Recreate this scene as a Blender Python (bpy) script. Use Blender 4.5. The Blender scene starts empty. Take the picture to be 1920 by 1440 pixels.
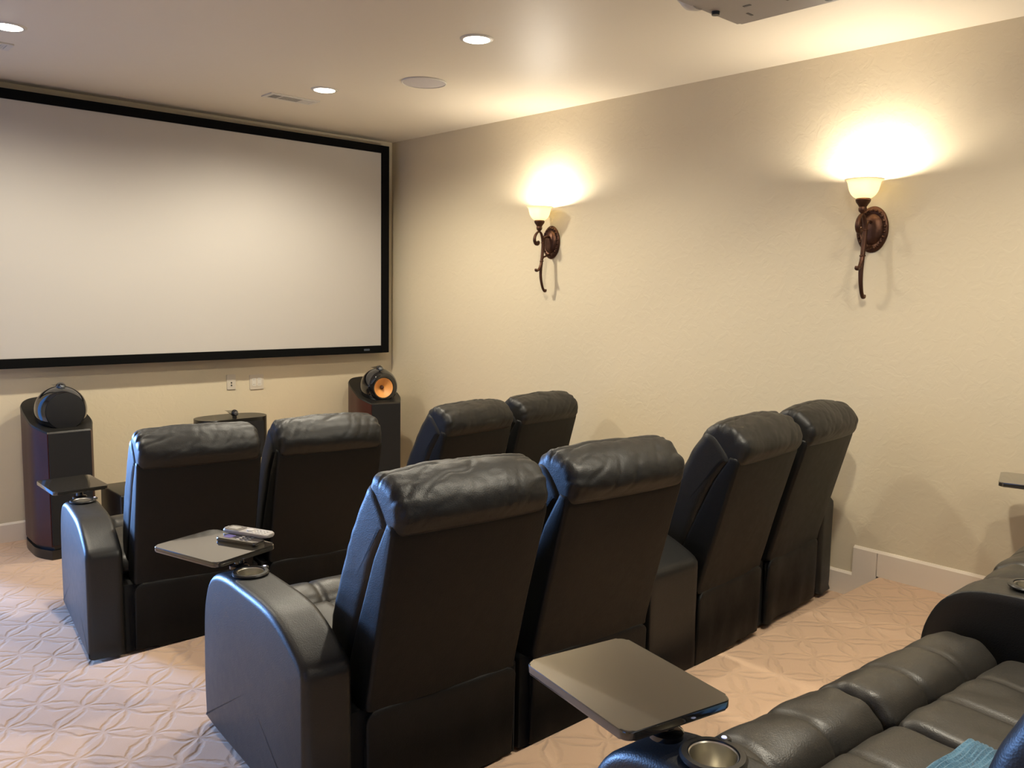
import bpy, bmesh, math, random
from mathutils import Vector, Matrix, noise
PI = math.pi
D = bpy.data
COL = bpy.context.scene.collection

# ------------------------------------------------------------------ helpers
def link(o, parent=None):
    COL.objects.link(o)
    if parent is not None:
        o.parent = parent
    return o

def tag(o, label=None, cat=None, group=None, kind=None):
    if label: o['label'] = label
    if cat: o['category'] = cat
    if group: o['group'] = group
    if kind: o['kind'] = kind
    return o

def empty(name, loc, rz=0.0):
    o = D.objects.new(name, None)
    o.location = loc
    o.rotation_euler = (0, 0, rz)
    o.empty_display_size = .1
    return link(o)

def obj(name, bm, m, parent=None, smooth=True, angle=40, loc=None, rot=None):
    bmesh.ops.recalc_face_normals(bm, faces=bm.faces[:])
    if smooth:
        a = math.radians(angle)
        for f in bm.faces: f.smooth = True
        for e in bm.edges:
            if len(e.link_faces) == 2 and e.calc_face_angle(0) > a: e.smooth = False
    for f in bm.faces:
        if len(f.verts) > 8: f.smooth = False
    me = D.meshes.new(name)
    bm.to_mesh(me); bm.free()
    me.materials.append(m)
    o = D.objects.new(name, me)
    if loc is not None: o.location = loc
    if rot is not None: o.rotation_euler = rot
    return link(o, parent)

def merge(bm, other, mat=None):
    me = D.meshes.new('tmp'); other.to_mesh(me); other.free()
    if mat is not None: me.transform(mat)
    bm.from_mesh(me); D.meshes.remove(me)

def box(bm, x0, x1, y0, y1, z0, z1, bev=0.0, seg=2, mat=None):
    b = bmesh.new()
    r = bmesh.ops.create_cube(b, size=1)
    for v in b.verts:
        v.co = Vector(((x0+x1)/2 + v.co.x*(x1-x0), (y0+y1)/2 + v.co.y*(y1-y0), (z0+z1)/2 + v.co.z*(z1-z0)))
    if bev > 0:
        bmesh.ops.bevel(b, geom=b.edges[:], offset=bev, segments=seg, profile=.5, affect='EDGES')
    merge(bm, b, mat)
    return bm

def lathe(bm, prof, n=40, mat=None, sx=1, sy=1, cap=True):
    """prof: list of (r,z) revolved about z."""
    b = bmesh.new(); rings = []
    for r, z in prof:
        if r < 1e-6: rings.append([b.verts.new((0, 0, z))])
        else: rings.append([b.verts.new((r*math.cos(2*PI*i/n)*sx, r*math.sin(2*PI*i/n)*sy, z)) for i in range(n)])
    for A, B in zip(rings, rings[1:]):
        for i in range(n):
            a0, a1 = A[i % len(A)], A[(i+1) % len(A)]
            b0, b1 = B[i % len(B)], B[(i+1) % len(B)]
            vs = []
            for v in (a0, a1, b1, b0):
                if v not in vs: vs.append(v)
            if len(vs) > 2: b.faces.new(vs)
    if cap:
        for R in (rings[0], rings[-1]):
            if len(R) > 2: b.faces.new(R)
    merge(bm, b, mat)
    return bm

def catmull(P, per=10, closed=False):
    P = [Vector(p) for p in P]; n = len(P); out = []
    rng = n if closed else n-1
    for i in range(rng):
        if closed: p0, p1, p2, p3 = P[i-1], P[i], P[(i+1) % n], P[(i+2) % n]
        else: p0, p1, p2, p3 = P[max(i-1, 0)], P[i], P[i+1], P[min(i+2, n-1)]
        for k in range(per):
            t = k/per
            out.append(.5*((2*p1)+(p2-p0)*t+(2*p0-5*p1+4*p2-p3)*t*t+(3*p1-p0-3*p2+p3)*t**3))
    if not closed: out.append(P[-1])
    return out

def tube(bm, pts, rad, n=12, flat=1.0, per=8, smooth=True):
    """swept bar through pts; rad number or list per pt; flat scales sideways."""
    m = len(pts)
    rads = rad if isinstance(rad, (list, tuple)) else [rad]*m
    if smooth:
        q = catmull([tuple(p) for p in pts], per)
        rr = []
        for i in range(m-1):
            for k in range(per): rr.append(rads[i]+(rads[i+1]-rads[i])*k/per)
        rr.append(rads[-1])
    else: q = [Vector(p) for p in pts]; rr = rads
    b = bmesh.new(); rings = []; up = None
    for i, p in enumerate(q):
        t = (q[min(i+1, len(q)-1)]-q[max(i-1, 0)]).normalized()
        if up is None:
            up = Vector((0, 1, 0)) if abs(t.y) < .8 else Vector((1, 0, 0))
        s = t.cross(up).normalized(); u = s.cross(t).normalized(); up = u
        rings.append([b.verts.new(p+(s*math.cos(2*PI*j/n)+u*math.sin(2*PI*j/n)*flat)*rr[i]) for j in range(n)])
    for A, B in zip(rings, rings[1:]):
        for j in range(n): b.faces.new((A[j], A[(j+1) % n], B[(j+1) % n], B[j]))
    b.faces.new(rings[0]); b.faces.new(rings[-1])
    merge(bm, b)
    return bm

def sphere(bm, c, r, sx=1, sy=1, sz=1, n=24, rot=None):
    b = bmesh.new(); bmesh.ops.create_uvsphere(b, u_segments=n*2, v_segments=n, radius=r)
    m = Matrix.Translation(c) @ (rot or Matrix()) @ Matrix.Diagonal((sx, sy, sz, 1))
    merge(bm, b, m); return bm

def resample(P, n):
    L = [0]
    for i in range(len(P)): L.append(L[-1]+(P[(i+1) % len(P)]-P[i]).length)
    out = []; k = 0
    for j in range(n):
        t = L[-1]*j/n
        while L[k+1] < t: k += 1
        a = (t-L[k])/max(L[k+1]-L[k], 1e-9)
        out.append(P[k].lerp(P[(k+1) % len(P)], a))
    return out

def loft(bm, prof, x0, x1, r=.02, n=80, nx=24, nr=6, disp=None, xmap=None, smooth=True, per=8):
    """closed profile in (y,z) carried from x0 to x1 with its ends rounded by r.
    disp(u, x, y, z) moves the skin along its own normal; xmap(x,y,z) bends x."""
    P = catmull([(p[0], p[1], 0) for p in prof], per, True) if smooth else [Vector((p[0], p[1], 0)) for p in prof]
    P = resample(P, n)
    area = sum(P[i].x*P[(i+1) % n].y-P[(i+1) % n].x*P[i].y for i in range(n))
    if area < 0: P.reverse()
    N = []
    for i in range(n):
        t = (P[(i+1) % n]-P[i-1]).normalized(); N.append(Vector((t.y, -t.x, 0)))
    cen = sum(P, Vector())/n
    st = []
    for k in range(nr+1):
        a = PI/2*k/nr
        st.append((x0+r-r*math.cos(PI/2-a) if False else x0+r*(1-math.sin(a)) if False else x0+r*(1-math.cos(a)), r*(1-math.sin(a))))
    for k in range(1, nx): st.append((x0+r+(x1-x0-2*r)*k/nx, 0))
    for k in range(nr, -1, -1):
        a = PI/2*k/nr
        st.append((x1-r*(1-math.cos(a)), r*(1-math.sin(a))))
    b = bmesh.new(); rings = []
    for x, ins in st:
        ring = []
        for i in range(n):
            q = P[i]-N[i]*ins
            d = disp(i/n, (x-x0)/(x1-x0), q.x, q.y) if disp else 0
            q = q+N[i]*d
            xx = xmap(x, q.x, q.y) if xmap else x
            ring.append(b.verts.new((xx, q.x, q.y)))
        rings.append(ring)
    for A, B in zip(rings, rings[1:]):
        for i in range(n): b.faces.new((A[i], A[(i+1) % n], B[(i+1) % n], B[i]))
    for R, x in ((rings[0], x0), (rings[-1], x1)):
        # concentric caps so that the end can stay smooth
        inner = []
        for v in R:
            c = Vector((v.co.x, cen.x, cen.y)); inner.append(b.verts.new(v.co.lerp(c, .5)))
        for i in range(n): b.faces.new((R[i], R[(i+1) % n], inner[(i+1) % n], inner[i]))
        c = b.verts.new(Vector((sum(v.co.x for v in R)/n, cen.x, cen.y)))
        for i in range(n): b.faces.new((inner[i], inner[(i+1) % n], c))
    merge(bm, b)
    return bm

def rounded_rect(w, h, r, seg=6):
    pts = []
    for cx, cy, a0 in ((w/2-r, h/2-r, 0), (-w/2+r, h/2-r, PI/2), (-w/2+r, -h/2+r, PI), (w/2-r, -h/2+r, 1.5*PI)):
        for k in range(seg+1):
            a = a0+PI/2*k/seg; pts.append((cx+r*math.cos(a), cy+r*math.sin(a)))
    return pts

def slab(bm, pts, z0, z1, bev=.003, seg=2, mat=None):
    """flat plate with outline pts, upright between z0 and z1, edges eased."""
    b = bmesh.new()
    lo = [b.verts.new((x, y, z0)) for x, y in pts]; hi = [b.verts.new((x, y, z1)) for x, y in pts]
    n = len(pts)
    b.faces.new(hi); b.faces.new(lo[::-1])
    for i in range(n): b.faces.new((lo[i], lo[(i+1) % n], hi[(i+1) % n], hi[i]))
    if bev > 0:
        es = [e for e in b.edges if abs(e.verts[0].co.z-e.verts[1].co.z) < 1e-6]
        bmesh.ops.bevel(b, geom=es, offset=bev, segments=seg, profile=.5, affect='EDGES')
    merge(bm, b, mat); return bm

# ------------------------------------------------------------------ materials
def s2l(c):
    return tuple(((x/255)/12.92 if x/255 <= .04045 else ((x/255+.055)/1.055)**2.4) for x in c)+(1,)

def mat(name, col, rough=.5, metal=0, spec=.5, noise_bump=0, nscale=50, coat=0, sheen=0, colvar=0, cscale=3, detail=4, ior=None, transmission=0):
    m = D.materials.new(name); m.use_nodes = True
    nt = m.node_tree; b = nt.nodes['Principled BSDF']
    if len(col) == 3: col = tuple(col)+(1,)
    b.inputs['Base Color'].default_value = col
    b.inputs['Roughness'].default_value = rough; b.inputs['Metallic'].default_value = metal
    b.inputs['Specular IOR Level'].default_value = spec
    if coat: b.inputs['Coat Weight'].default_value = coat; b.inputs['Coat Roughness'].default_value = .03
    if sheen: b.inputs['Sheen Weight'].default_value = sheen; b.inputs['Sheen Roughness'].default_value = .4
    if transmission: b.inputs['Transmission Weight'].default_value = transmission
    tc = nt.nodes.new('ShaderNodeTexCoord')
    if noise_bump:
        n = nt.nodes.new('ShaderNodeTexNoise'); n.inputs['Scale'].default_value = nscale; n.inputs['Detail'].default_value = detail
        nt.links.new(tc.outputs['Object'], n.inputs['Vector'])
        bp = nt.nodes.new('ShaderNodeBump'); bp.inputs['Strength'].default_value = 1; bp.inputs['Distance'].default_value = noise_bump
        nt.links.new(n.outputs['Fac'], bp.inputs['Height']); nt.links.new(bp.outputs['Normal'], b.inputs['Normal'])
    if colvar:
        n2 = nt.nodes.new('ShaderNodeTexNoise'); n2.inputs['Scale'].default_value = cscale; n2.inputs['Detail'].default_value = 3
        nt.links.new(tc.outputs['Object'], n2.inputs['Vector'])
        mx = nt.nodes.new('ShaderNodeMix'); mx.data_type = 'RGBA'
        mx.inputs['A'].default_value = tuple(min(1, c*(1-colvar)) for c in col[:3])+(1,)
        mx.inputs['B'].default_value = tuple(min(1, c*(1+colvar)) for c in col[:3])+(1,)
        nt.links.new(n2.outputs['Fac'], mx.inputs['Factor']); nt.links.new(mx.outputs['Result'], b.inputs['Base Color'])
    return m

def leather_mat(name, col, rough, wr, spec=.5):
    """fine grain + broad creases"""
    m = mat(name, col, rough, spec=spec)
    nt = m.node_tree; b = nt.nodes['Principled BSDF']
    tc = nt.nodes.new('ShaderNodeTexCoord')
    v = nt.nodes.new('ShaderNodeTexVoronoi'); v.inputs['Scale'].default_value = 260
    n1 = nt.nodes.new('ShaderNodeTexNoise'); n1.inputs['Scale'].default_value = 7; n1.inputs['Detail'].default_value = 3; n1.inputs['Distortion'].default_value = .6
    n2 = nt.nodes.new('ShaderNodeTexNoise'); n2.inputs['Scale'].default_value = 30; n2.inputs['Detail'].default_value = 5
    for q in (v, n1, n2): nt.links.new(tc.outputs['Object'], q.inputs['Vector'])
    b1 = nt.nodes.new('ShaderNodeBump'); b1.inputs['Distance'].default_value = .0006; b1.inputs['Strength'].default_value = .5
    b2 = nt.nodes.new('ShaderNodeBump'); b2.inputs['Distance'].default_value = wr; b2.inputs['Strength'].default_value = 1
    b3 = nt.nodes.new('ShaderNodeBump'); b3.inputs['Distance'].default_value = wr*.12; b3.inputs['Strength'].default_value = 1
    nt.links.new(v.outputs['Distance'], b1.inputs['Height']); nt.links.new(n1.outputs['Fac'], b2.inputs['Height']); nt.links.new(n2.outputs['Fac'], b3.inputs['Height'])
    nt.links.new(b1.outputs['Normal'], b2.inputs['Normal']); nt.links.new(b2.outputs['Normal'], b3.inputs['Normal'])
    nt.links.new(b3.outputs['Normal'], b.inputs['Normal'])
    # small changes of gloss
    mr = nt.nodes.new('ShaderNodeMapRange'); mr.inputs['To Min'].default_value = rough-.05; mr.inputs['To Max'].default_value = rough+.07
    nt.links.new(n2.outputs['Fac'], mr.inputs['Value']); nt.links.new(mr.outputs['Result'], b.inputs['Roughness'])
    return m

def carpet_mat():
    m = mat('carpet', (1, 1, 1), .95, spec=.15, sheen=.25)
    nt = m.node_tree; b = nt.nodes['Principled BSDF']; L = nt.links
    tc = nt.nodes.new('ShaderNodeTexCoord')
    mp = nt.nodes.new('ShaderNodeMapping'); mp.vector_type = 'TEXTURE'
    mp.inputs['Location'].default_value = (-3.581, -2.873, 0)
    mp.inputs['Rotation'].default_value = (0, 0, PI/4)
    mp.inputs['Scale'].default_value = (.177, .177, .177)
    g = nt.nodes.new('ShaderNodeNewGeometry')
    # a little wander so that the carved lines are not ruled
    wn = nt.nodes.new('ShaderNodeTexNoise'); wn.inputs['Scale'].default_value = 11; wn.inputs['Detail'].default_value = 4
    L.new(g.outputs['Position'], wn.inputs['Vector'])
    sub = nt.nodes.new('ShaderNodeVectorMath'); sub.operation = 'SUBTRACT'; sub.inputs[1].default_value = (.5, .5, .5)
    L.new(wn.outputs['Color'], sub.inputs[0])
    sc = nt.nodes.new('ShaderNodeVectorMath'); sc.operation = 'SCALE'; sc.inputs['Scale'].default_value = .055
    L.new(sub.outputs[0], sc.inputs[0])
    ad = nt.nodes.new('ShaderNodeVectorMath'); ad.operation = 'ADD'
    L.new(g.outputs['Position'], ad.inputs[0]); L.new(sc.outputs[0], ad.inputs[1])
    L.new(ad.outputs[0], mp.inputs['Vector'])
    fr = nt.nodes.new('ShaderNodeVectorMath'); fr.operation = 'FRACTION'; L.new(mp.outputs[0], fr.inputs[0])
    s5 = nt.nodes.new('ShaderNodeVectorMath'); s5.operation = 'SUBTRACT'; s5.inputs[1].default_value = (.5, .5, 0); L.new(fr.outputs[0], s5.inputs[0])
    ab = nt.nodes.new('ShaderNodeVectorMath'); ab.operation = 'ABSOLUTE'; L.new(s5.outputs[0], ab.inputs[0])
    sp = nt.nodes.new('ShaderNodeSeparateXYZ'); L.new(ab.outputs[0], sp.inputs[0])
    def M(op, a, c=None):
        k = nt.nodes.new('ShaderNodeMath'); k.operation = op
        for i, q in enumerate((a, c)):
            if q is None: continue
            if isinstance(q, (int, float)): k.inputs[i].default_value = q
            else: L.new(q, k.inputs[i])
        return k.outputs[0]
    cc = 1.25; R = math.sqrt((cc-.5)**2+.25)
    def ring(a, c):
        da = M('SUBTRACT', a, cc)
        return M('ABSOLUTE', M('SUBTRACT', M('SQRT', M('ADD', M('MULTIPLY', da, da), M('MULTIPLY', c, c))), R))
    d = M('MINIMUM', ring(sp.outputs[0], sp.outputs[1]), ring(sp.outputs[1], sp.outputs[0]))
    line = nt.nodes.new('ShaderNodeMapRange'); line.interpolation_type = 'SMOOTHSTEP'
    line.inputs['From Min'].default_value = .008; line.inputs['From Max'].default_value = .085
    L.new(d, line.inputs['Value'])
    pile = nt.nodes.new('ShaderNodeTexNoise'); pile.inputs['Scale'].default_value = 420; pile.inputs['Detail'].default_value = 3
    patch = nt.nodes.new('ShaderNodeTexNoise'); patch.inputs['Scale'].default_value = 5; patch.inputs['Detail'].default_value = 4
    L.new(g.outputs['Position'], pile.inputs['Vector']); L.new(g.outputs['Position'], patch.inputs['Vector'])
    gate = nt.nodes.new('ShaderNodeMapRange'); gate.inputs['From Min'].default_value = .3; gate.inputs['From Max'].default_value = .6; gate.inputs['To Min'].default_value = .25
    L.new(wn.outputs['Fac'], gate.inputs['Value'])
    ln = M('SUBTRACT', 1, M('MULTIPLY', M('SUBTRACT', 1, line.outputs[0]), gate.outputs[0]))
    b1 = nt.nodes.new('ShaderNodeBump'); b1.inputs['Distance'].default_value = .0042; L.new(ln, b1.inputs['Height'])
    b2 = nt.nodes.new('ShaderNodeBump'); b2.inputs['Distance'].default_value = .0025; b2.inputs['Strength'].default_value = .6
    L.new(pile.outputs['Fac'], b2.inputs['Height']); L.new(b1.outputs[0], b2.inputs['Normal'])
    b3 = nt.nodes.new('ShaderNodeBump'); b3.inputs['Distance'].default_value = .012; b3.inputs['Strength'].default_value = .6
    L.new(patch.outputs['Fac'], b3.inputs['Height']); L.new(b2.outputs[0], b3.inputs['Normal']); L.new(b3.outputs[0], b.inputs['Normal'])
    mx = nt.nodes.new('ShaderNodeMix'); mx.data_type = 'RGBA'
    mx.inputs['A'].default_value = (.56, .386, .258, 1); mx.inputs['B'].default_value = (.62, .425, .285, 1)
    f = M('ADD', M('MULTIPLY', ln, .75), M('MULTIPLY', patch.outputs['Fac'], .4))
    L.new(f, mx.inputs['Factor']); L.new(mx.outputs['Result'], b.inputs['Base Color'])
    return m

def wall_mat(name, col, rough, bump, sc):
    """hand-trowelled plaster: soft mottled relief"""
    m = mat(name, col, rough, spec=.4)
    nt = m.node_tree; b = nt.nodes['Principled BSDF']; L = nt.links
    g = nt.nodes.new('ShaderNodeNewGeometry')
    n1 = nt.nodes.new('ShaderNodeTexNoise'); n1.inputs['Scale'].default_value = sc; n1.inputs['Detail'].default_value = 5; n1.inputs['Distortion'].default_value = 1.2
    n2 = nt.nodes.new('ShaderNodeTexNoise'); n2.inputs['Scale'].default_value = 1.4; n2.inputs['Detail'].default_value = 2
    L.new(g.outputs['Position'], n1.inputs['Vector']); L.new(g.outputs['Position'], n2.inputs['Vector'])
    rp = nt.nodes.new('ShaderNodeMapRange'); rp.interpolation_type = 'SMOOTHSTEP'
    rp.inputs['From Min'].default_value = .42; rp.inputs['From Max'].default_value = .6; L.new(n1.outputs['Fac'], rp.inputs['Value'])
    b1 = nt.nodes.new('ShaderNodeBump'); b1.inputs['Distance'].default_value = bump; L.new(rp.outputs[0], b1.inputs['Height'])
    b2 = nt.nodes.new('ShaderNodeBump'); b2.inputs['Distance'].default_value = .008; b2.inputs['Strength'].default_value = .5
    L.new(n2.outputs['Fac'], b2.inputs['Height']); L.new(b1.outputs[0], b2.inputs['Normal']); L.new(b2.outputs[0], b.inputs['Normal'])
    return m

def emit_mat(name, col, strength):
    m = D.materials.new(name); m.use_nodes = True
    b = m.node_tree.nodes['Principled BSDF']
    b.inputs['Base Color'].default_value = (0.8, .8, .8, 1)
    b.inputs['Emission Color'].default_value = tuple(col)+(1,)
    b.inputs['Emission Strength'].default_value = strength
    return m

WALL = wall_mat('wall_plaster', (.655, .565, .405), .55, .00035, 16)
CEIL = wall_mat('ceiling_plaster', (.74, .66, .535), .50, .0002, 14)
TRIM = mat('trim_paint', (.76, .665, .55), .38, noise_bump=.0003, nscale=30)
CARPET = carpet_mat()
LEATHER = leather_mat('black_leather', (.013, .0125, .0115), .46, .0022, .42)
SEAT_L = leather_mat('black_leather_seat', (.030, .027, .0225), .40, .0024)
PANEL = leather_mat('black_leather_panel', (.0028, .0032, .0033), .52, .0015, .33)
ARM_L = leather_mat('black_leather_arm', (.011, .0108, .0104), .42, .0006)
DARK = mat('dark_cloth', (.008, .008, .008), .9, noise_bump=.0005, nscale=300)
GLOSS = mat('black_lacquer', (.030, .026, .020), .10, spec=.9, coat=1, noise_bump=.00002, nscale=20)
BLACKP = mat('black_plastic', (.012, .012, .012), .3, noise_bump=.0001, nscale=200)
STEEL = mat('brushed_steel', (.75, .72, .64), .3, metal=1, noise_bump=.0002, nscale=60)
SCREEN = mat('screen_fabric', (.51, .48, .445), .85, spec=.2, noise_bump=.0001, nscale=600)
VELVET = mat('black_velvet', (.004, .004, .004), .9, spec=.1, noise_bump=.0003, nscale=400)
BADGE = mat('badge_silver', (.10, .12, .16), .4, metal=.5, colvar=.1)
ROSE = mat('rosewood_veneer', (.050, .013, .009), .42, spec=.35, coat=.0, colvar=.35, cscale=9)
GRILLE = mat('grille_cloth', (.005, .005, .006), .85, noise_bump=.0006, nscale=500)
SHELL = mat('gloss_black_head', (.006, .006, .007), .06, coat=1, colvar=.1)
KEVLAR = mat('woven_cone', (.80, .36, .10), .45, noise_bump=.0004, nscale=350, colvar=.08, cscale=120)
SATIN = mat('satin_black', (.013, .012, .010), .32, noise_bump=.0001, nscale=90)
BRONZE = mat('oiled_bronze', (.085, .038, .022), .42, metal=.75, noise_bump=.0012, nscale=70, colvar=.4, cscale=25)
WHITEP = mat('white_plastic', (.60, .53, .43), .4, colvar=.03)
VENTW = mat('vent_enamel', (.66, .62, .55), .45, colvar=.03)
VENTD = mat('vent_inside', (.16, .145, .12), .8, colvar=.1)  # dark colour painted in for the shade inside slots and ducts
SPKW = mat('speaker_mesh', (.50, .46, .44), .8, noise_bump=.0004, nscale=700)
PROJ = mat('projector_shell', (.40, .36, .32), .45, noise_bump=.0001, nscale=300)
SILVER = mat('silver_plastic', (.50, .47, .45), .3, metal=.4, colvar=.04)
SMOKE = mat('smoked_lens', (.10, .09, .08), .1, coat=.5, colvar=.1)
LCD = mat('remote_display', (.45, .42, .36), .25, colvar=.05)
KEYS = mat('remote_keys', (.62, .60, .57), .45, colvar=.05)
KEYD = mat('remote_dark_keys', (.10, .10, .12), .35, colvar=.1)
BLUEDISP = mat('remote_violet_display', (.16, .13, .36), .15, coat=.5, colvar=.1)
TOWEL = mat('blue_towelling', (.10, .24, .36), .95, noise_bump=.004, nscale=160, sheen=.5, colvar=.15, cscale=60)
CANLIT = emit_mat('downlight_lens', (1, .88, .72), 22)
BULBM = emit_mat('bulb_glow', (1, .80, .52), 40)
LEDM = emit_mat('led_button', (.55, .6, 1), .8)

def glass_shade_mat():
    m = D.materials.new('amber_glass'); m.use_nodes = True
    nt = m.node_tree; nt.nodes.clear(); L = nt.links
    out = nt.nodes.new('ShaderNodeOutputMaterial')
    tr = nt.nodes.new('ShaderNodeBsdfTranslucent'); tr.inputs['Color'].default_value = (1, .95, .76, 1)
    df = nt.nodes.new('ShaderNodeBsdfDiffuse'); df.inputs['Color'].default_value = (.98, .93, .8, 1)
    gl = nt.nodes.new('ShaderNodeBsdfGlossy'); gl.inputs['Roughness'].default_value = .2
    n = nt.nodes.new('ShaderNodeTexNoise'); n.inputs['Scale'].default_value = 12
    mr = nt.nodes.new('ShaderNodeMapRange'); mr.inputs['To Min'].default_value = .5; mr.inputs['To Max'].default_value = .62
    L.new(n.outputs['Fac'], mr.inputs['Value'])
    m1 = nt.nodes.new('ShaderNodeMixShader'); m2 = nt.nodes.new('ShaderNodeMixShader'); m2.inputs['Fac'].default_value = .05
    L.new(mr.outputs[0], m1.inputs['Fac']); L.new(df.outputs[0], m1.inputs[1]); L.new(tr.outputs[0], m1.inputs[2])
    L.new(m1.outputs[0], m2.inputs[1]); L.new(gl.outputs[0], m2.inputs[2]); L.new(m2.outputs[0], out.inputs['Surface'])
    return m
AMBER = glass_shade_mat()

# ------------------------------------------------------------------ the room
H = 3.0; XL = -5.3; YB = -8.4; Z2 = .14; Z3 = .285; E2 = -2.635; E3 = -4.475; T = .15
def struct(name, bm, m, **k):
    return tag(obj(name, bm, m, smooth=k.pop('smooth', False)), kind='structure')

struct('floor', box(bmesh.new(), XL-T, T, YB-T, T, -.12, 0), CARPET)
def riser(name, y1, z0, z1):
    b = bmesh.new()
    prof = [(YB, z0), (YB, z1)]
    r = .022
    for k in range(7):
        a = PI/2*k/6
        prof.append((y1-r+r*math.sin(a), z1-r+r*math.cos(a)))
    prof.append((y1, z0))
    vs = [[b.verts.new((x, y, z)) for y, z in prof] for x in (XL, 0)]
    n = len(prof)
    for i in range(n): b.faces.new((vs[0][i], vs[0][(i+1) % n], vs[1][(i+1) % n], vs[1][i]))
    b.faces.new(vs[0]); b.faces.new(vs[1])
    struct(name, b, CARPET, smooth=True)
riser('floor_middle_step', E2, 0, Z2)
riser('floor_rear_step', E3, Z2, Z3)
struct('ceiling', box(bmesh.new(), XL-T, T, YB-T, T, H, H+.15), CEIL)
struct('wall_right', box(bmesh.new(), 0, T, YB-T, T, 0, H), WALL)
struct('wall_rear', box(bmesh.new(), XL, 0, YB-T, YB, 0, H), WALL)
WINS = ((-2.1, -.75, .30, 2.35), (-6.0, -4.9, .9, 2.35))  # unseen windows, added to put blue daylight on the recliners
b = bmesh.new(); ys = [YB-T]+[v for q in sorted(WINS) for v in q[:2]]+[T]
for k in range(0, len(ys), 2): box(b, XL-T, XL, ys[k], ys[k+1], 0, H)
for y0, y1, z0, z1 in WINS: box(b, XL-T, XL, y0, y1, 0, z0); box(b, XL-T, XL, y0, y1, z1, H)
struct('wall_left', b, WALL)
def pane_mat():
    m = D.materials.new('window_glass'); m.use_nodes = True; nt = m.node_tree; nt.nodes.clear()
    o = nt.nodes.new('ShaderNodeOutputMaterial'); a = nt.nodes.new('ShaderNodeBsdfTransparent'); g = nt.nodes.new('ShaderNodeBsdfGlossy')
    g.inputs['Roughness'].default_value = .02; x = nt.nodes.new('ShaderNodeMixShader'); x.inputs['Fac'].default_value = .06
    nt.links.new(a.outputs[0], x.inputs[1]); nt.links.new(g.outputs[0], x.inputs[2]); nt.links.new(x.outputs[0], o.inputs['Surface'])
    return m
PANE = pane_mat()
for k, (y0, y1, z0, z1) in enumerate(WINS):
    b = bmesh.new(); f = .05; x0, x1 = XL-T+.03, XL-T+.09
    box(b, x0, x1, y0, y0+f, z0, z1, .004); box(b, x0, x1, y1-f, y1, z0, z1, .004); box(b, x0, x1, y0+f, y1-f, z0, z0+f, .004); box(b, x0, x1, y0+f, y1-f, z1-f, z1, .004)
    ym = (y0+y1)/2; box(b, x0, x1, ym-f/2, ym+f/2, z0+f, z1-f, .004)
    w_ = struct('window_%d' % (k+1), b, TRIM)
    b = bmesh.new(); box(b, x0+.025, x0+.031, y0+.02, y1-.02, z0+.02, z1-.02); p_ = obj('pane', b, PANE, w_, False)
    ld = D.lights.new('portal', 'AREA'); ld.shape = 'RECTANGLE'; ld.size = y1-y0; ld.size_y = z1-z0; ld.cycles.is_portal = True
    po = D.objects.new('portal', ld); po.location = (XL-.01, ym, (z0+z1)/2); po.rotation_euler = (0, -PI/2, 0); po.rotation_euler = Vector((1, 0, 0)).to_track_quat('-Z', 'Z').to_euler(); link(po)
DX0, DX1, DZ = -4.95, -3.60, 2.45  # unseen doorway, added where the daylight on the floor points
b = bmesh.new(); box(b, DX1, 0, 0, T, 0, H); box(b, XL, DX0, 0, T, 0, H); box(b, DX0, DX1, 0, T, DZ, H)
struct('wall_front', b, WALL)
b = bmesh.new()
for x0, x1 in ((DX0-.09, DX0), (DX1, DX1+.09)): box(b, x0, x1, -.018, 0, 0, DZ+.09, .004)
box(b, DX0, DX1, -.018, 0, DZ, DZ+.09, .004)
struct('door_1', b, TRIM)

BH = .135; BT = .018
def board(bm, x0, x1, y0, y1, z0, z1):
    # plain board with a chamfered top edge
    b2 = bmesh.new(); box(b2, x0, x1, y0, y1, z0, z1)
    c = .011
    for v in b2.verts:
        pass
    box(bm, x0, x1, y0, y1, z0, z1-c)
    b2.free(); b3 = bmesh.new()
    ax = 0 if (x1-x0) < (y1-y0) else 1
    lo = [(x0, y0), (x1, y0), (x1, y1), (x0, y1)]
    if ax == 0:
        hi = [(x0+c, y0), (x1, y0), (x1, y1), (x0+c, y1)] if x1 > -.1 else [(x0, y0), (x1-c, y0), (x1-c, y1), (x0, y1)]
    else:
        hi = [(x0, y0+c), (x1, y0+c), (x1, y1), (x0, y1)] if y1 > -1 else [(x0, y0), (x1, y0), (x1, y1-c), (x0, y1-c)]
    A = [b3.verts.new((x, y, z1-c)) for x, y in lo]; B = [b3.verts.new((x, y, z1)) for x, y in hi]
    for i in range(4): b3.faces.new((A[i], A[(i+1) % 4], B[(i+1) % 4], B[i]))
    b3.faces.new(B); merge(bm, b3)
b = bmesh.new(); board(b, DX1+.09, 0, -BT, 0, 0, BH-.005); board(b, XL, DX0-.09, -BT, 0, 0, BH-.005)
struct('baseboard_front', b, TRIM)
b = bmesh.new()
board(b, -BT, 0, E2+.12, -BT, 0, BH)
board(b, -BT, 0, E2, E2+.125, 0, Z2+BH); board(b, -BT, 0, E3+.13, E2+.002, Z2, Z2+BH-.007)
board(b, -BT-.001, 0, E3, E3+.13, Z2, Z3+BH); board(b, -BT-.001, 0, YB, E3+.002, Z3, Z3+BH)
struct('baseboard_right', b, TRIM)
b = bmesh.new()
board(b, XL, XL+BT, E2, -BT, 0, BH); board(b, XL, XL+BT, E3, E2, Z2, Z2+BH); board(b, XL, XL+BT, YB, E3, Z3, Z3+BH)
struct('baseboard_left', b, TRIM)
b = bmesh.new(); board(b, XL+BT, -BT, YB, YB+BT, Z3, Z3+BH); struct('baseboard_rear', b, TRIM)

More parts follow.
